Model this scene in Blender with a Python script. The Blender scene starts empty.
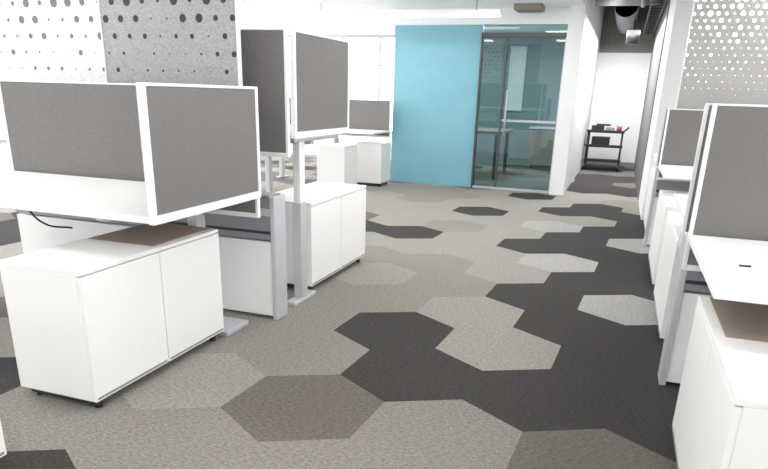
import bpy, math, random
from mathutils import Matrix, Vector
random.seed(3)
S=bpy.context.scene
S.view_settings.view_transform='Standard'
COL=bpy.context.collection

# ---------------------------------------------------------------- materials
def nt(name):
    m=bpy.data.materials.new(name); m.use_nodes=True
    t=m.node_tree; b=t.nodes['Principled BSDF']; return m,t,b
def plain(name,c,rough=.5,metal=0,noise=0,scale=80,bump=0,spec=.5,stretch=(1,1,1)):
    m,t,b=nt(name); b.inputs['Roughness'].default_value=rough; b.inputs['Metallic'].default_value=metal
    b.inputs['Specular IOR Level'].default_value=spec
    b.inputs['Base Color'].default_value=(*c,1)
    if noise or bump:
        tc=t.nodes.new('ShaderNodeTexCoord'); mp=t.nodes.new('ShaderNodeMapping'); mp.inputs['Scale'].default_value=stretch
        n=t.nodes.new('ShaderNodeTexNoise'); n.inputs['Scale'].default_value=scale; n.inputs['Detail'].default_value=3
        t.links.new(tc.outputs['Object'],mp.inputs[0]); t.links.new(mp.outputs[0],n.inputs['Vector'])
        if noise:
            r=t.nodes.new('ShaderNodeValToRGB')
            r.color_ramp.elements[0].position=.3; r.color_ramp.elements[1].position=.7
            r.color_ramp.elements[0].color=(*[x*(1-noise) for x in c],1)
            r.color_ramp.elements[1].color=(*[min(1,x*(1+noise)) for x in c],1)
            t.links.new(n.outputs['Fac'],r.inputs[0]); t.links.new(r.outputs[0],b.inputs['Base Color'])
        if bump:
            bp=t.nodes.new('ShaderNodeBump'); bp.inputs['Strength'].default_value=bump; bp.inputs['Distance'].default_value=.002
            t.links.new(n.outputs['Fac'],bp.inputs['Height']); t.links.new(bp.outputs[0],b.inputs['Normal'])
    return m
def emis(name,c,s):
    m,t,b=nt(name); b.inputs['Base Color'].default_value=(*c,1)
    b.inputs['Emission Color'].default_value=(*c,1); b.inputs['Emission Strength'].default_value=s; return m
M={}
M['white']=plain('white_laminate',(.87,.865,.86),.45)
M['wall']=plain('white_paint',(.87,.88,.89),.7,noise=.02,scale=30,bump=.1)
M['ceil']=plain('ceiling_paint',(.90,.91,.92),.8,noise=.02,scale=20)
M['blue']=plain('blue_paint',(.21,.46,.55),.4,noise=.03,scale=6)
M['fabric']=plain('grey_screen_fabric',(.185,.178,.174),.9,noise=.2,scale=260,bump=.4,spec=.2)
M['frame']=plain('white_frame_metal',(.84,.84,.85),.4)
M['leg']=plain('silver_powdercoat',(.55,.56,.59),.4,metal=.2)
M['greymetal']=plain('grey_spine_metal',(.28,.29,.31),.45,metal=.2)
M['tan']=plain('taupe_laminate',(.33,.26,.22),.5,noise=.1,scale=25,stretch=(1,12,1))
M['dark']=plain('dark_base',(.03,.03,.035),.5)
M['black']=plain('black_plastic',(.015,.015,.017),.45)
M['red']=plain('red_plastic',(.5,.04,.04),.4)
M['duct']=plain('galvanised_duct',(.34,.33,.31),.45,metal=.5,noise=.1,scale=8)
M['plenum']=plain('plenum_grey',(.24,.24,.22),.8,noise=.1,scale=5)
M['vent']=plain('vent_grille',(.25,.22,.2),.6)
M['clad']=plain('grey_cladding',(.16,.155,.15),.6,noise=.08,scale=10)
M['mull']=plain('window_mullion',(.45,.47,.5),.4,metal=.3)
M['header']=plain('dark_bronze_header',(.09,.09,.10),.4,metal=.4)
M['lamp']=emis('lamp_diffuser',(1,1,1),3.0)
M['panel']=emis('fill_panel_glow',(1,.985,.955),13.5)  # emission for the ceiling panels added to light the room
def carpet(name,c):
    m,t,b=nt(name); b.inputs['Roughness'].default_value=1; b.inputs['Specular IOR Level'].default_value=.1
    N=t.nodes.new; L=t.links.new
    tc=N('ShaderNodeTexCoord')
    mp=N('ShaderNodeMapping'); mp.inputs['Scale'].default_value=(1,2.2,1); mp.inputs['Rotation'].default_value=(0,0,.3)
    L(tc.outputs['Object'],mp.inputs[0])
    n=N('ShaderNodeTexNoise'); n.inputs['Scale'].default_value=48; n.inputs['Detail'].default_value=8; n.inputs['Roughness'].default_value=1.0
    L(mp.outputs[0],n.inputs['Vector'])
    r=N('ShaderNodeValToRGB'); r.color_ramp.elements[0].position=.42; r.color_ramp.elements[1].position=.58
    r.color_ramp.elements[0].color=(*[x*.52 for x in c],1); r.color_ramp.elements[1].color=(*[x*1.48 for x in c],1)
    L(n.outputs['Fac'],r.inputs[0]); L(r.outputs[0],b.inputs['Base Color'])
    bp=N('ShaderNodeBump'); bp.inputs['Strength'].default_value=.7; bp.inputs['Distance'].default_value=.006
    L(n.outputs['Fac'],bp.inputs['Height']); L(bp.outputs[0],b.inputs['Normal'])
    return m
CP=[carpet('carpet_charcoal',(.063,.060,.058)),carpet('carpet_mid_grey',(.165,.152,.135)),
    carpet('carpet_warm_grey',(.275,.257,.230)),carpet('carpet_light_grey',(.325,.308,.280)),carpet('carpet_pale_grey',(.385,.378,.362))]
def perf(name,base,dot,cell,rmax,zlo,zhi,holes):
    """felt screen with staggered dots whose size grows towards the top"""
    m,t,b=nt(name); b.inputs['Roughness'].default_value=.9
    N=t.nodes.new; L=t.links.new
    def ma(op,a,bb=None,c=None):
        n=N('ShaderNodeMath'); n.operation=op
        for i,x in enumerate((a,bb,c)):
            if x is None: continue
            if isinstance(x,(int,float)): n.inputs[i].default_value=x
            else: L(x,n.inputs[i])
        return n.outputs[0]
    tc=N('ShaderNodeTexCoord'); sp=N('ShaderNodeSeparateXYZ'); L(tc.outputs['Object'],sp.inputs[0])
    v=ma('DIVIDE',sp.outputs['Z'],cell*.86); vr=ma('FLOOR',v)
    odd=ma('MULTIPLY',ma('MODULO',vr,2),.5)
    u=ma('ADD',ma('DIVIDE',sp.outputs['X'],cell),odd)
    ur=ma('FLOOR',u)
    fu=ma('SUBTRACT',ma('SUBTRACT',u,ur),.5); fv=ma('MULTIPLY',ma('SUBTRACT',ma('SUBTRACT',v,vr),.5),.86)
    d=ma('SQRT',ma('ADD',ma('MULTIPLY',fu,fu),ma('MULTIPLY',fv,fv)))
    cx=N('ShaderNodeCombineXYZ'); L(ur,cx.inputs[0]); L(vr,cx.inputs[1])
    wn=N('ShaderNodeTexWhiteNoise'); wn.noise_dimensions='3D'; L(cx.outputs[0],wn.inputs['Vector'])
    g=N('ShaderNodeMapRange'); g.inputs['From Min'].default_value=zlo; g.inputs['From Max'].default_value=zhi; L(sp.outputs['Z'],g.inputs['Value'])
    rad=ma('MULTIPLY',ma('MULTIPLY',g.outputs[0],rmax),ma('ADD',ma('MULTIPLY',wn.outputs['Value'],.9),.2))
    mask=ma('LESS_THAN',d,rad)
    n=N('ShaderNodeTexNoise'); n.inputs['Scale'].default_value=120; n.inputs['Detail'].default_value=4; L(tc.outputs['Object'],n.inputs['Vector'])
    r=N('ShaderNodeValToRGB'); r.color_ramp.elements[0].position=.3; r.color_ramp.elements[1].position=.7
    r.color_ramp.elements[0].color=(*[x*.8 for x in base],1); r.color_ramp.elements[1].color=(*[min(1,x*1.2) for x in base],1)
    L(n.outputs['Fac'],r.inputs[0])
    if holes:
        L(r.outputs[0],b.inputs['Base Color'])
        tr=N('ShaderNodeBsdfTransparent'); mx=N('ShaderNodeMixShader'); L(mask,mx.inputs[0]); L(b.outputs[0],mx.inputs[1]); L(tr.outputs[0],mx.inputs[2])
        L(mx.outputs[0],t.nodes['Material Output'].inputs['Surface'])
    else:
        mx=N('ShaderNodeMix'); mx.data_type='RGBA'; L(mask,mx.inputs[0]); L(r.outputs[0],mx.inputs[6]); mx.inputs[7].default_value=(*dot,1)
        L(mx.outputs[2],b.inputs['Base Color'])
    return m
M['perfL']=perf('perforated_grey_felt',(.36,.36,.365),(.05,.05,.06),.10,.33,1.0,1.9,False)  # dark dot colour painted in for the darkness behind the holes
M['perfW']=perf('perforated_white_felt',(.72,.73,.75),(.16,.17,.20),.10,.31,1.0,1.9,False)  # hole darkness is painted as dots here too
M['perfR']=perf('perforated_screen_open',(.42,.41,.39),(1,1,1),.060,.47,1.25,2.3,True)
def glassmat():
    m,t,b=nt('tinted_glass'); N=t.nodes.new; L=t.links.new
    tr=N('ShaderNodeBsdfTransparent'); tr.inputs[0].default_value=(.58,.69,.71,1)
    gl=N('ShaderNodeBsdfGlossy'); gl.inputs['Roughness'].default_value=.02; gl.inputs[0].default_value=(.9,1,1,1)
    fr=N('ShaderNodeFresnel'); fr.inputs[0].default_value=1.7
    mx=N('ShaderNodeMixShader'); L(fr.outputs[0],mx.inputs[0]); L(tr.outputs[0],mx.inputs[1]); L(gl.outputs[0],mx.inputs[2])
    L(mx.outputs[0],t.nodes['Material Output'].inputs['Surface']); return m
M['glass']=glassmat()

# ---------------------------------------------------------------- helpers
def empty(name):
    e=bpy.data.objects.new(name,None); COL.objects.link(e); return e
def box(name,x0,x1,y0,y1,z0,z1,mat,parent=None,bev=.003):
    x0,x1=sorted((x0,x1)); y0,y1=sorted((y0,y1)); z0,z1=sorted((z0,z1))
    vs=[(x,y,z) for x in (x0,x1) for y in (y0,y1) for z in (z0,z1)]
    f=[(0,1,3,2),(4,6,7,5),(0,4,5,1),(2,3,7,6),(0,2,6,4),(1,5,7,3)]
    me=bpy.data.meshes.new(name); me.from_pydata(vs,[],f); me.materials.append(M[mat] if isinstance(mat,str) else mat)
    o=bpy.data.objects.new(name,me); COL.objects.link(o)
    if parent: o.parent=parent
    if bev:
        b=o.modifiers.new('bevel','BEVEL'); b.width=min(bev,.3*min(x1-x0,y1-y0,z1-z0)); b.segments=2
    return o
def cyl(name,p0,p1,r,mat,parent=None,seg=24):
    p0=Vector(p0);p1=Vector(p1); d=p1-p0; q=d.to_track_quat('Z','Y')
    vs=[];n=seg
    for k,p in enumerate((p0,p1)):
        for i in range(n):
            a=2*math.pi*i/n; vs.append(p+q@Vector((r*math.cos(a),r*math.sin(a),0)))
    fs=[(i,(i+1)%n,n+(i+1)%n,n+i) for i in range(n)]+[tuple(range(n-1,-1,-1)),tuple(range(n,2*n))]
    me=bpy.data.meshes.new(name); me.from_pydata([tuple(v) for v in vs],[],fs); me.materials.append(M[mat])
    for i in range(n): me.polygons[i].use_smooth=True
    o=bpy.data.objects.new(name,me); COL.objects.link(o)
    if parent:o.parent=parent
    return o

def cabinet(y0,y1,xf,side,tan=None,h=.59,depth=.40):
    """storage cabinet: xf = plane of front face, body extends away from aisle (side=-1 left row, +1 right row)"""
    e=empty('storage_cabinet'); xb=xf+side*depth; t=.018
    box('carcass',xf+side*t,xb,y0,y1,.045,h-.02,'white',e)
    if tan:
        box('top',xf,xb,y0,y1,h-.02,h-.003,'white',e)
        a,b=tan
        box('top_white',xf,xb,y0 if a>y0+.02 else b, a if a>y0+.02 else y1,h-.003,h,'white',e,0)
        box('top_taupe_strip',xf+side*.035,xb-side*.01,a,b,h-.003,h+.001,'tan',e,0)  # taupe strip laid over part of the top
    else: box('top',xf,xb,y0,y1,h-.02,h,'white',e)
    ym=(y0+y1)/2; g=.002
    for i,(a,b) in enumerate(((y0,ym-g),(ym+g,y1))):
        box('door_%d'%(i+1),xf,xf+side*t,a+.001,b,.045,h-.024,'white',e,.002)
        box('pull_%d'%(i+1),xf-side*.001,xf+side*.004,a+.01,b-.01,.052,.062,'greymetal',e,0)
    box('plinth',xf+side*.05,xb-side*.02,y0+.03,y1-.03,.012,.045,'dark',e)
    for i,(fx,fy) in enumerate(((xf+side*.04,y0+.05),(xf+side*.04,y1-.05),(xb-side*.05,y0+.05),(xb-side*.05,y1-.05))):
        cyl('foot_%d'%(i+1),(fx,fy,0),(fx,fy,.046),.016,'dark',e,12)
    return e
def screen(prefix,parent,axis,c,a0,a1,z0,z1,th=.028,fr=.016):
    """framed fabric screen; axis 'x' plane x=c runs along y, axis 'y' plane y=c runs along x"""
    def bx(n,p0,p1,q0,q1,w,mat,bev):
        if axis=='x': return box(prefix+n,c-w/2,c+w/2,p0,p1,q0,q1,mat,parent,bev)
        return box(prefix+n,p0,p1,c-w/2,c+w/2,q0,q1,mat,parent,bev)
    bx('_fabric',a0+fr,a1-fr,z0+fr*1.5,z1-fr*.5,th*.8,'fabric',.002)
    bx('_frame_a',a0,a0+fr,z0,z1,th,'frame',.003); bx('_frame_b',a1-fr,a1,z0,z1,th,'frame',.003)
    bx('_frame_bottom',a0+fr,a1-fr,z0,z0+fr*1.5,th,'frame',.002); bx('_frame_top',a0+fr,a1-fr,z1-fr*.5,z1,th,'frame',.002)
def desk(x0,x1,yf,yb,z,side_x=None,back_z=(.62,1.26),side_z=None,legs=None,fl=.13,foot_dx=0):
    """height adjustable desk. yf user edge, yb screen edge"""
    e=empty('sit_stand_desk'); s=1 if yb>yf else -1
    box('desktop',x0,x1,yf,yb-s*.03,z-.028,z,'white',e,.004)
    screen('back_screen',e,'y',yb,x0,x1,*back_z)
    for xx in (x0+.3,x1-.3): box('screen_bracket',xx-.03,xx+.03,yb-s*.08,yb-s*.01,z-.06,z-.03,'leg',e)
    if side_x is not None: screen('side_screen',e,'x',side_x,min(yf,yb-s*.02),max(yf,yb-s*.02),*side_z,fr=.024)
    for i,(lx,ly) in enumerate(legs):
        fd=foot_dx if i==1 else 0
        box('foot_%d'%i,lx-.035,lx+.035+fd,ly-fl,ly+fl,0,.028,'leg',e,.006)
        box('column_outer_%d'%i,lx-.029,lx+.029,ly-.04,ly+.04,.028,min(.62,z-.1),'leg',e,.006)
        box('column_inner_%d'%i,lx-.023,lx+.023,ly-.033,ly+.033,min(.6,z-.12),z-.03,'frame',e,.004)
        box('support_arm_%d'%i,lx-.03,lx+.03,min(yf,yb)+.1,max(yf,yb)-.1,z-.065,z-.028,'leg',e,.01)
    ym=(yf+yb)/2
    box('crossbeam',legs[0][0],legs[1][0],ym-.025,ym+.025,z-.09,z-.05,'leg',e)
    return e
def spine(x0,x1,y0,y1,endleft):
    e=empty('power_spine'); xe=x0 if endleft else x1; d=.03 if endleft else -.03
    xi=xe+d
    a,b=(xi,x1) if endleft else (x0,xi)
    box('lower_panel',a,b,y0+.01,y1-.01,.02,.455,'white',e)
    box('upper_beam',a,b,y0+.004,y1-.004,.465,.70,'greymetal',e)
    box('beam_slot',a,b,y0-.001,y0+.006,.50,.515,'dark',e,0)
    box('beam_rail',a,b,y0-.003,y0+.006,.60,.64,'leg',e)
    box('end_cap',xe,xi,y0,y1,.0,.705,'leg',e,.006)
    box('top_cap',a,b,y0,y1,.70,.712,'greymetal',e)
    return e

# ---------------------------------------------------------------- floor (hexagonal carpet tiles)
s=.345; th=math.radians(26.8); O=(-1.1123,2.2004)
a,b=s*math.cos(th),s*math.sin(th)
cmap={(0,0):1,(0,1):2,(0,2):2,(0,-1):2,(-1,.5):3,(-1,-.5):2,(-1,1.5):2,(-2,0):2,(-2,-1):0,(-2,1):2,(-3,.5):0,
(1,-.5):2,(1,.5):0,(1,1.5):0,(1,2.5):2,(1,3.5):3,(1,4.5):2,(1,5.5):3,(1,-1.5):2,
(2,0):0,(2,1):3,(2,2):3,(2,3):2,(2,4):2,(2,5):3,(2,6):0,(2,7):3,(2,8):3,(2,-1):1,
(3,-.5):0,(3,.5):0,(3,1.5):0,(3,2.5):0,(3,3.5):3,(3,4.5):3,(3,5.5):3,(3,6.5):2,(3,7.5):3,(3,8.5):3,
(4,1):0,(4,2):4,(4,3):0,(4,4):4,(4,5):0,(4,6):3,(4,7):3,(4,8):0,(4,9):3,(4,10):2,
(5,2.5):0,(5,3.5):0,(5,4.5):0,(5,5.5):0,(5,6.5):4,(5,7.5):3,(5,8.5):3,(5,9.5):3,
(6,4):0,(6,5):4,(6,6):0,(6,7):3,(6,8):0,(6,9):3,(7,5.5):0,(7,6.5):0,(7,7.5):0,(7,8.5):0}
vs=[];fs=[];mi=[]
for q in range(-26,30):
    for rr in range(-28,34):
        row=rr+(.5 if q%2 else 0)
        cx=O[0]+a*1.5*q-b*math.sqrt(3)*row; cy=O[1]+b*1.5*q+a*math.sqrt(3)*row
        if not(-8<cx<6.6 and -3.6<cy<15): continue
        k=len(vs)
        for i in range(6):
            an=th+i*math.pi/3; vs.append((cx+s*math.cos(an),cy+s*math.sin(an),0))
        fs.append(tuple(range(k,k+6)))
        if cy>9.5 and cx>-.9: c=random.choice([0,0,1,0])
        else: c=cmap.get((q,row),random.choice([2,2,3,3,1,0]))
        mi.append(c)
me=bpy.data.meshes.new('floor'); me.from_pydata(vs,[],fs)
for m in CP: me.materials.append(m)
for p,i in zip(me.polygons,mi): p.material_index=i
fl=bpy.data.objects.new('floor',me); COL.objects.link(fl)
box('floor_slab',-7.7,6.2,-3.2,14.4,-.12,-.001,'greymetal',None,0)

# ---------------------------------------------------------------- room shell
CZ=2.36
box('ceiling',-7.6,-.66,-3.1,9.4,CZ,CZ+.08,'ceil',None,0)
box('ceiling_right',-.66,6.1,-3.1,6.9,CZ,CZ+.08,'ceil',None,0)
box('ceiling_back_left',-7.6,-3.22,9.4,12.6,CZ,CZ+.08,'ceil',None,0)
box('ceiling_meeting_room',-3.22,-.84,9.5,14.3,CZ,CZ+.08,'ceil',None,0)
box('ceiling_slab',-7.6,6.1,-3.1,14.3,3.15,3.25,'plenum',None,0)
box('wall_front',-7.6,6.1,-3.2,-3.1,0,3.15,'wall',None,0)
box('wall_blue',-3.22,-1.96,9.4,9.52,0,2.16,'blue',None,0)
box('wall_bulkhead',-3.26,-.84,9.36,9.52,2.16,3.15,'wall',None,0)
box('wall_blue_return',-3.22,-3.10,9.52,12.6,0,3.15,'wall',None,0)
box('wall_column',-.84,-.65,9.24,14.2,0,3.15,'wall',None,0)
box('wall_partition',.33,.50,7.72,14.2,0,3.15,'wall',None,0)
box('trim_1',.318,.33,9.3,14.18,0,3.1,'clad',None,0)
box('wall_back',-3.1,.5,14.2,14.3,0,2.12,'wall',None,0)
box('wall_back_upper',-3.1,.5,14.2,14.3,2.12,3.15,'plenum',None,0)
def window_wall(idx,axis,c,a0,a1,z0,z1,pitch,side):
    """wall with a long glazed band: sill wall, head wall, mullions"""
    nm='wall_%s'%side
    def bx(n,p0,p1,q0,q1,w,mat,par=None):
        if axis=='x': return box(n,c-w/2,c+w/2,p0,p1,q0,q1,mat,par,0)
        return box(n,p0,p1,c-w/2,c+w/2,q0,q1,mat,par,0)
    bx(nm+'_sill',a0,a1,0,z0,.12,'wall'); bx(nm+'_head',a0,a1,z1,3.15,.12,'wall')
    e=empty('window_%d'%idx)
    n=max(1,round((a1-a0)/pitch))
    for i in range(n+1):
        p=a0+(a1-a0)*i/n; bx('mullion_%d'%i,p-.03,p+.03,z0,z1,.08,'mull',e)
    bx('rail_bottom',a0,a1,z0,z0+.05,.07,'mull',e); bx('rail_top',a0,a1,z1-.05,z1,.07,'mull',e)
    bx('transom',a0,a1,1.75,1.78,.05,'mull',e)
window_wall(1,'x',-7.6,-3.1,12.6,.5,2.3,1.5,'left')
window_wall(2,'y',12.6,-7.6,-3.1,.5,2.3,.75,'back_left')
window_wall(3,'x',6.1,-3.1,9.4,.5,2.6,1.5,'right')
window_wall(4,'y',9.4,.5,6.1,.3,3.0,1.2,'back_right')
box('baseboard_blue',-3.22,-1.96,9.385,9.4,0,.05,'blue',None,0)
box('baseboard_back',-.65,.33,14.185,14.2,0,.08,'greymetal',None,0)

# glass front of the meeting room
g=empty('door_1')
box('header',-1.96,-.84,9.33,9.42,2.0,2.06,'header',g)
box('glass_fixed',-1.94,-1.60,9.37,9.38,.03,2.0,'glass',g,0)
box('glass_leaf',-1.62,-.86,9.345,9.355,.03,2.0,'glass',g,0)
box('transom_glass',-1.95,-.85,9.37,9.38,2.06,2.16,'glass',g,0)
box('bottom_rail',-1.96,-.84,9.34,9.40,0,.03,'leg',g)
box('jamb',-1.965,-1.94,9.33,9.42,0,2.06,'header',g)
box('jamb_b',-.86,-.84,9.33,9.42,0,2.06,'leg',g)
box('leaf_edge',-1.63,-1.605,9.34,9.36,.03,2.0,'header',g)
box('manifestation_strip',-1.60,-.87,9.341,9.344,.93,.96,'leg',g,0)
cyl('pull_handle',(-1.55,9.31,.75),(-1.55,9.31,1.35),.012,'leg',g,12)
for zz in (.8,1.3): cyl('pull_standoff',(-1.55,9.31,zz),(-1.55,9.35,zz),.008,'leg',g,10)
# meeting room interior
box('wall_meeting_back',-3.1,-.84,13.0,13.1,0,CZ,plain('meeting_room_paint',(.26,.33,.34),.7),None,0)
tb=empty('meeting_table')
box('top',-2.9,-1.75,10.4,11.6,.70,.74,'tan',tb); 
for i,(x,y) in enumerate(((-2.8,10.5),(-1.85,10.5),(-2.8,11.5),(-1.85,11.5))): cyl('leg_%d'%i,(x,y,0),(x,y,.70),.03,'dark',tb,12)
wd=empty('window_5')
box('pane',-2.12,-1.90,12.975,12.99,1.05,2.1,'white',wd,0)
for x in (-2.14,-1.88): box('stile',x-.02,x+.02,12.95,12.998,1.03,2.12,'frame',wd)
for zz in (1.03,2.12): box('rail',-2.16,-1.86,12.95,12.998,zz-.02,zz+.02,'frame',wd)
cr=empty('low_credenza'); box('body',-1.6,-.9,12.5,12.95,.08,.72,'tan',cr); box('top',-1.62,-.88,12.48,12.96,.72,.75,'white',cr); box('base',-1.55,-.95,12.55,12.9,0,.08,'dark',cr)

# ---------------------------------------------------------------- left workstations
desk(-3.38,-1.725,2.08,2.94,.762,side_x=-1.71,back_z=(.62,1.262),side_z=(.73,1.264),legs=((-3.32,2.45),(-2.06,2.86)),foot_dx=.19,fl=.11)
desk(-3.38,-1.725,4.08,3.29,1.035,side_x=-1.71,back_z=(.90,1.555),side_z=(1.0,1.555),legs=((-3.3,3.5),(-1.775,3.50)),fl=.15)
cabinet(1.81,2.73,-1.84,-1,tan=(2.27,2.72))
cabinet(3.66,4.62,-1.775,-1,depth=.42)
cabinet(.47,1.39,-1.84,-1)
spine(-3.6,-1.72,3.09,3.22,False)
e=empty('perforated_screen'); box('felt_panel',-2.78,-1.93,3.13,3.15,.712,CZ-.001,'perfL',e,0); box('edge_trim',-1.93,-1.922,3.125,3.155,.712,CZ-.001,'frame',e,0)
e=empty('perforated_screen'); box('felt_panel',-3.6,-2.79,3.13,3.15,.712,CZ-.001,'perfW',e,0); box('edge_trim',-2.79,-2.782,3.125,3.155,.712,CZ-.001,'frame',e,0)
# cable under the near desk
cu=bpy.data.curves.new('power_cable','CURVE'); cu.dimensions='3D'; cu.bevel_depth=.005
sp=cu.splines.new('BEZIER'); pts=[(-2.86,2.5,.735),(-2.87,2.54,.64),(-2.85,2.62,.54),(-2.80,2.75,.50)]; sp.bezier_points.add(3)
for p,c in zip(sp.bezier_points,pts): p.co=c; p.handle_left_type=p.handle_right_type='AUTO'
cu.materials.append(M['black']); o=bpy.data.objects.new('power_cable',cu); COL.objects.link(o)

# far-left stations
desk(-5.0,-3.16,8.45,9.15,.75,back_z=(.65,1.16),legs=((-4.8,8.9),(-3.9,8.9)))
desk(-5.0,-3.5,7.3,6.6,.75,back_z=(.65,1.16),legs=((-4.8,6.9),(-3.9,6.9)))
cabinet(7.98,8.43,-3.38,-1)
cabinet(8.68,9.08,-3.12,-1,depth=.38)

# ---------------------------------------------------------------- right workstations
desk(.31,1.85,1.97,2.85,.752,back_z=(.60,1.25),legs=((.85,2.7),(1.7,2.70)))
desk(.33,1.85,4.12,3.32,.752,back_z=(.60,1.25),legs=((.85,3.45),(1.7,3.45)))
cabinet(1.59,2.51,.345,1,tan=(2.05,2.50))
cabinet(3.57,4.49,.345,1)
spine(.325,1.95,3.02,3.15,True)
desk(.33,1.85,5.2,6.08,.752,back_z=(.62,1.20),legs=((.85,5.9),(1.7,5.9)))
desk(.33,1.85,7.3,6.52,.752,back_z=(.62,1.20),legs=((.85,6.7),(1.7,6.7)))
cabinet(4.72,5.63,.345,1)
cabinet(6.76,7.55,.345,1)
spine(.325,3.0,6.24,6.37,True)
e=empty('perforated_screen'); box('felt_panel',.41,3.0,6.30,6.315,.712,CZ-.001,'perfR',e,0); box('edge_trim',.402,.41,6.295,6.32,.712,CZ-.001,'frame',e,0)
# outlet on spine & little item on desk
e=empty('power_outlet'); box('plate',.36,.52,3.005,3.02,.56,.66,'black',e); 
for i in range(2): box('socket_%d'%i,.38+.07*i,.43+.07*i,3.002,3.006,.585,.635,'greymetal',e,.002)
e=empty('cable_clip'); box('tab',.42,.445,2.31,2.325,.752,.756,'black',e); cyl('ring',(.45,2.32,.752),(.45,2.32,.756),.007,'black',e,16)

# ---------------------------------------------------------------- fixtures overhead
e=empty('linear_pendant_light')
box('housing',-6.5,-1.6,8.57,8.65,2.20,2.25,'white',e); box('diffuser',-6.5,-1.6,8.575,8.645,2.175,2.20,'lamp',e,0)
for i,x in enumerate((-6,-4,-1.9)): cyl('hanger_%d'%i,(x,8.61,2.25),(x,8.61,CZ),.006,'greymetal',e,8)
e=empty('ceiling_vent'); box('frame',-1.5,-1.15,8.95,9.25,CZ-.07,CZ,'vent',e)
for i in range(4): box('slat_%d'%i,-1.47,-1.18,8.98+.07*i,9.0+.07*i,CZ-.08,CZ-.07,'plenum',e,0)
def lp(x,y,w=1.2,d=.3,z=CZ):
    e=empty('added_fill_panel'); box('trim',x-w/2-.02,x+w/2+.02,y-d/2-.02,y+d/2+.02,z-.012,z,'white',e,0)  # glowing panels added to brighten the room, mostly out of view
    box('diffuser',x-w/2,x+w/2,y-d/2,y+d/2,z-.016,z-.0115,'panel',e,0)
for x in (-5.5,-3.4,-.9,1.6,3.8):
    for y in (-1.8,.4,2.3,4.3,6.2): lp(x,y)
lp(-5.6,8.3); lp(-3.4,8.0); lp(-1.3,8.0); lp(-4.6,10.8)
e=empty('air_duct'); cyl('main',(-.6,10.4,2.75),(.31,10.4,2.75),.26,'duct',e,32); cyl('collar',(.0,10.4,2.75),(.05,10.4,2.75),.285,'greymetal',e,32)
e=empty('flexible_duct'); cyl('run',(-.2,11.2,2.6),(-.2,14.1,2.6),.17,'duct',e,28)
for i in range(14): cyl('rib_%d'%i,(-.2,11.2+.2*i,2.6),(-.2,11.24+.2*i,2.6),.18,'greymetal',e,28)
e=empty('cable_tray'); 
for x in (.12,.28): box('rail',x-.01,x+.01,8,14.1,2.42,2.47,'dark',e,0)
for i in range(20): box('rung',.12,.28,8.1+.3*i,8.12+.3*i,2.42,2.43,'dark',e,0)
for i,y in enumerate((8.2,11,13.8)): cyl('rod',(.2,y,2.43),(.2,y,3.15),.008,'dark',e,8)
e=empty('spot_fixture'); cyl('can',(-.05,11.8,2.1),(-.05,11.8,2.3),.10,'black',e); cyl('stem',(-.05,11.8,2.3),(-.05,11.8,2.45),.015,'black',e,10)

# AV cart
e=empty('av_cart'); x0,x1,y0,y1=-.62,.04,13.0,13.45
for n,z in (('shelf_bottom',.16),('shelf_mid',.42),('shelf_top',.68)):
    box(n,x0,x1,y0,y1,z,z+.025,'black',e); box(n+'_lip',x0,x1,y0-.01,y0,z,z+.05,'black',e)
for i,(x,y) in enumerate(((x0+.03,y0+.03),(x1-.03,y0+.03),(x0+.03,y1-.03),(x1-.03,y1-.03))):
    cyl('post_%d'%i,(x,y,.1),(x,y,.70),.018,'black',e,12); cyl('caster_%d'%i,(x-.015,y,.05),(x+.015,y,.05),.05,'black',e,16)
    box('caster_fork_%d'%i,x-.02,x+.02,y-.015,y+.015,.06,.12,'greymetal',e)
cyl('handle',(x1+.06,y0,.78),(x1+.06,y1,.78),.012,'black',e,10)
for yy in (y0+.02,y1-.02): cyl('handle_arm',(x1-.02,yy,.70),(x1+.06,yy,.78),.01,'black',e,10)
box('case_a',-.55,-.33,13.1,13.35,.705,.80,'black',e); box('case_b',-.30,-.14,13.1,13.3,.705,.77,'greymetal',e); cyl('roll',(-.06,13.2,.705),(-.06,13.2,.80),.045,'red',e); box('case_c',-.47,-.22,13.1,13.35,.80,.83,'black',e)
box('bin',-.52,-.2,13.05,13.4,.445,.60,'black',e)

# ---------------------------------------------------------------- light
w=bpy.data.worlds.new('daylight'); S.world=w; w.use_nodes=True
bg=w.node_tree.nodes['Background']; bg.inputs[0].default_value=(.95,.975,1,1); bg.inputs[1].default_value=6.2
def area(name,loc,rot,sx,sy,e,c=(1,1,1)):
    l=bpy.data.lights.new(name,'AREA'); l.shape='RECTANGLE'; l.size=sx; l.size_y=sy; l.energy=e; l.color=c
    o=bpy.data.objects.new(name,l); o.location=loc; o.rotation_euler=rot; COL.objects.link(o)
area('corridor_light',(-.15,11.5,2.3),(0,0,0),.6,3.5,120)
area('meeting_light',(-2,11,2.3),(0,0,0),1,1.5,60)

# ---------------------------------------------------------------- camera
f,cy,ph,ps,ro=641.6064,324.3037,.3451,.3334,.0299
fh=Vector((-math.sin(ps),math.cos(ps),0)); r=Vector((math.cos(ps),math.sin(ps),0)); z=Vector((0,0,1))
fw=math.cos(ph)*fh-math.sin(ph)*z; up=math.sin(ph)*fh+math.cos(ph)*z
r2=math.cos(ro)*r+math.sin(ro)*up; u2=-math.sin(ro)*r+math.cos(ro)*up
cd=bpy.data.cameras.new('camera'); cam=bpy.data.objects.new('camera',cd); COL.objects.link(cam)
m=Matrix((r2,u2,-fw)).transposed().to_4x4(); m.translation=Vector((0,0,1.25)); cam.matrix_world=m
cd.sensor_width=36; cd.lens=36*f/768; cd.shift_y=(cy-234.5)/768; cd.clip_start=.05
S.camera=cam
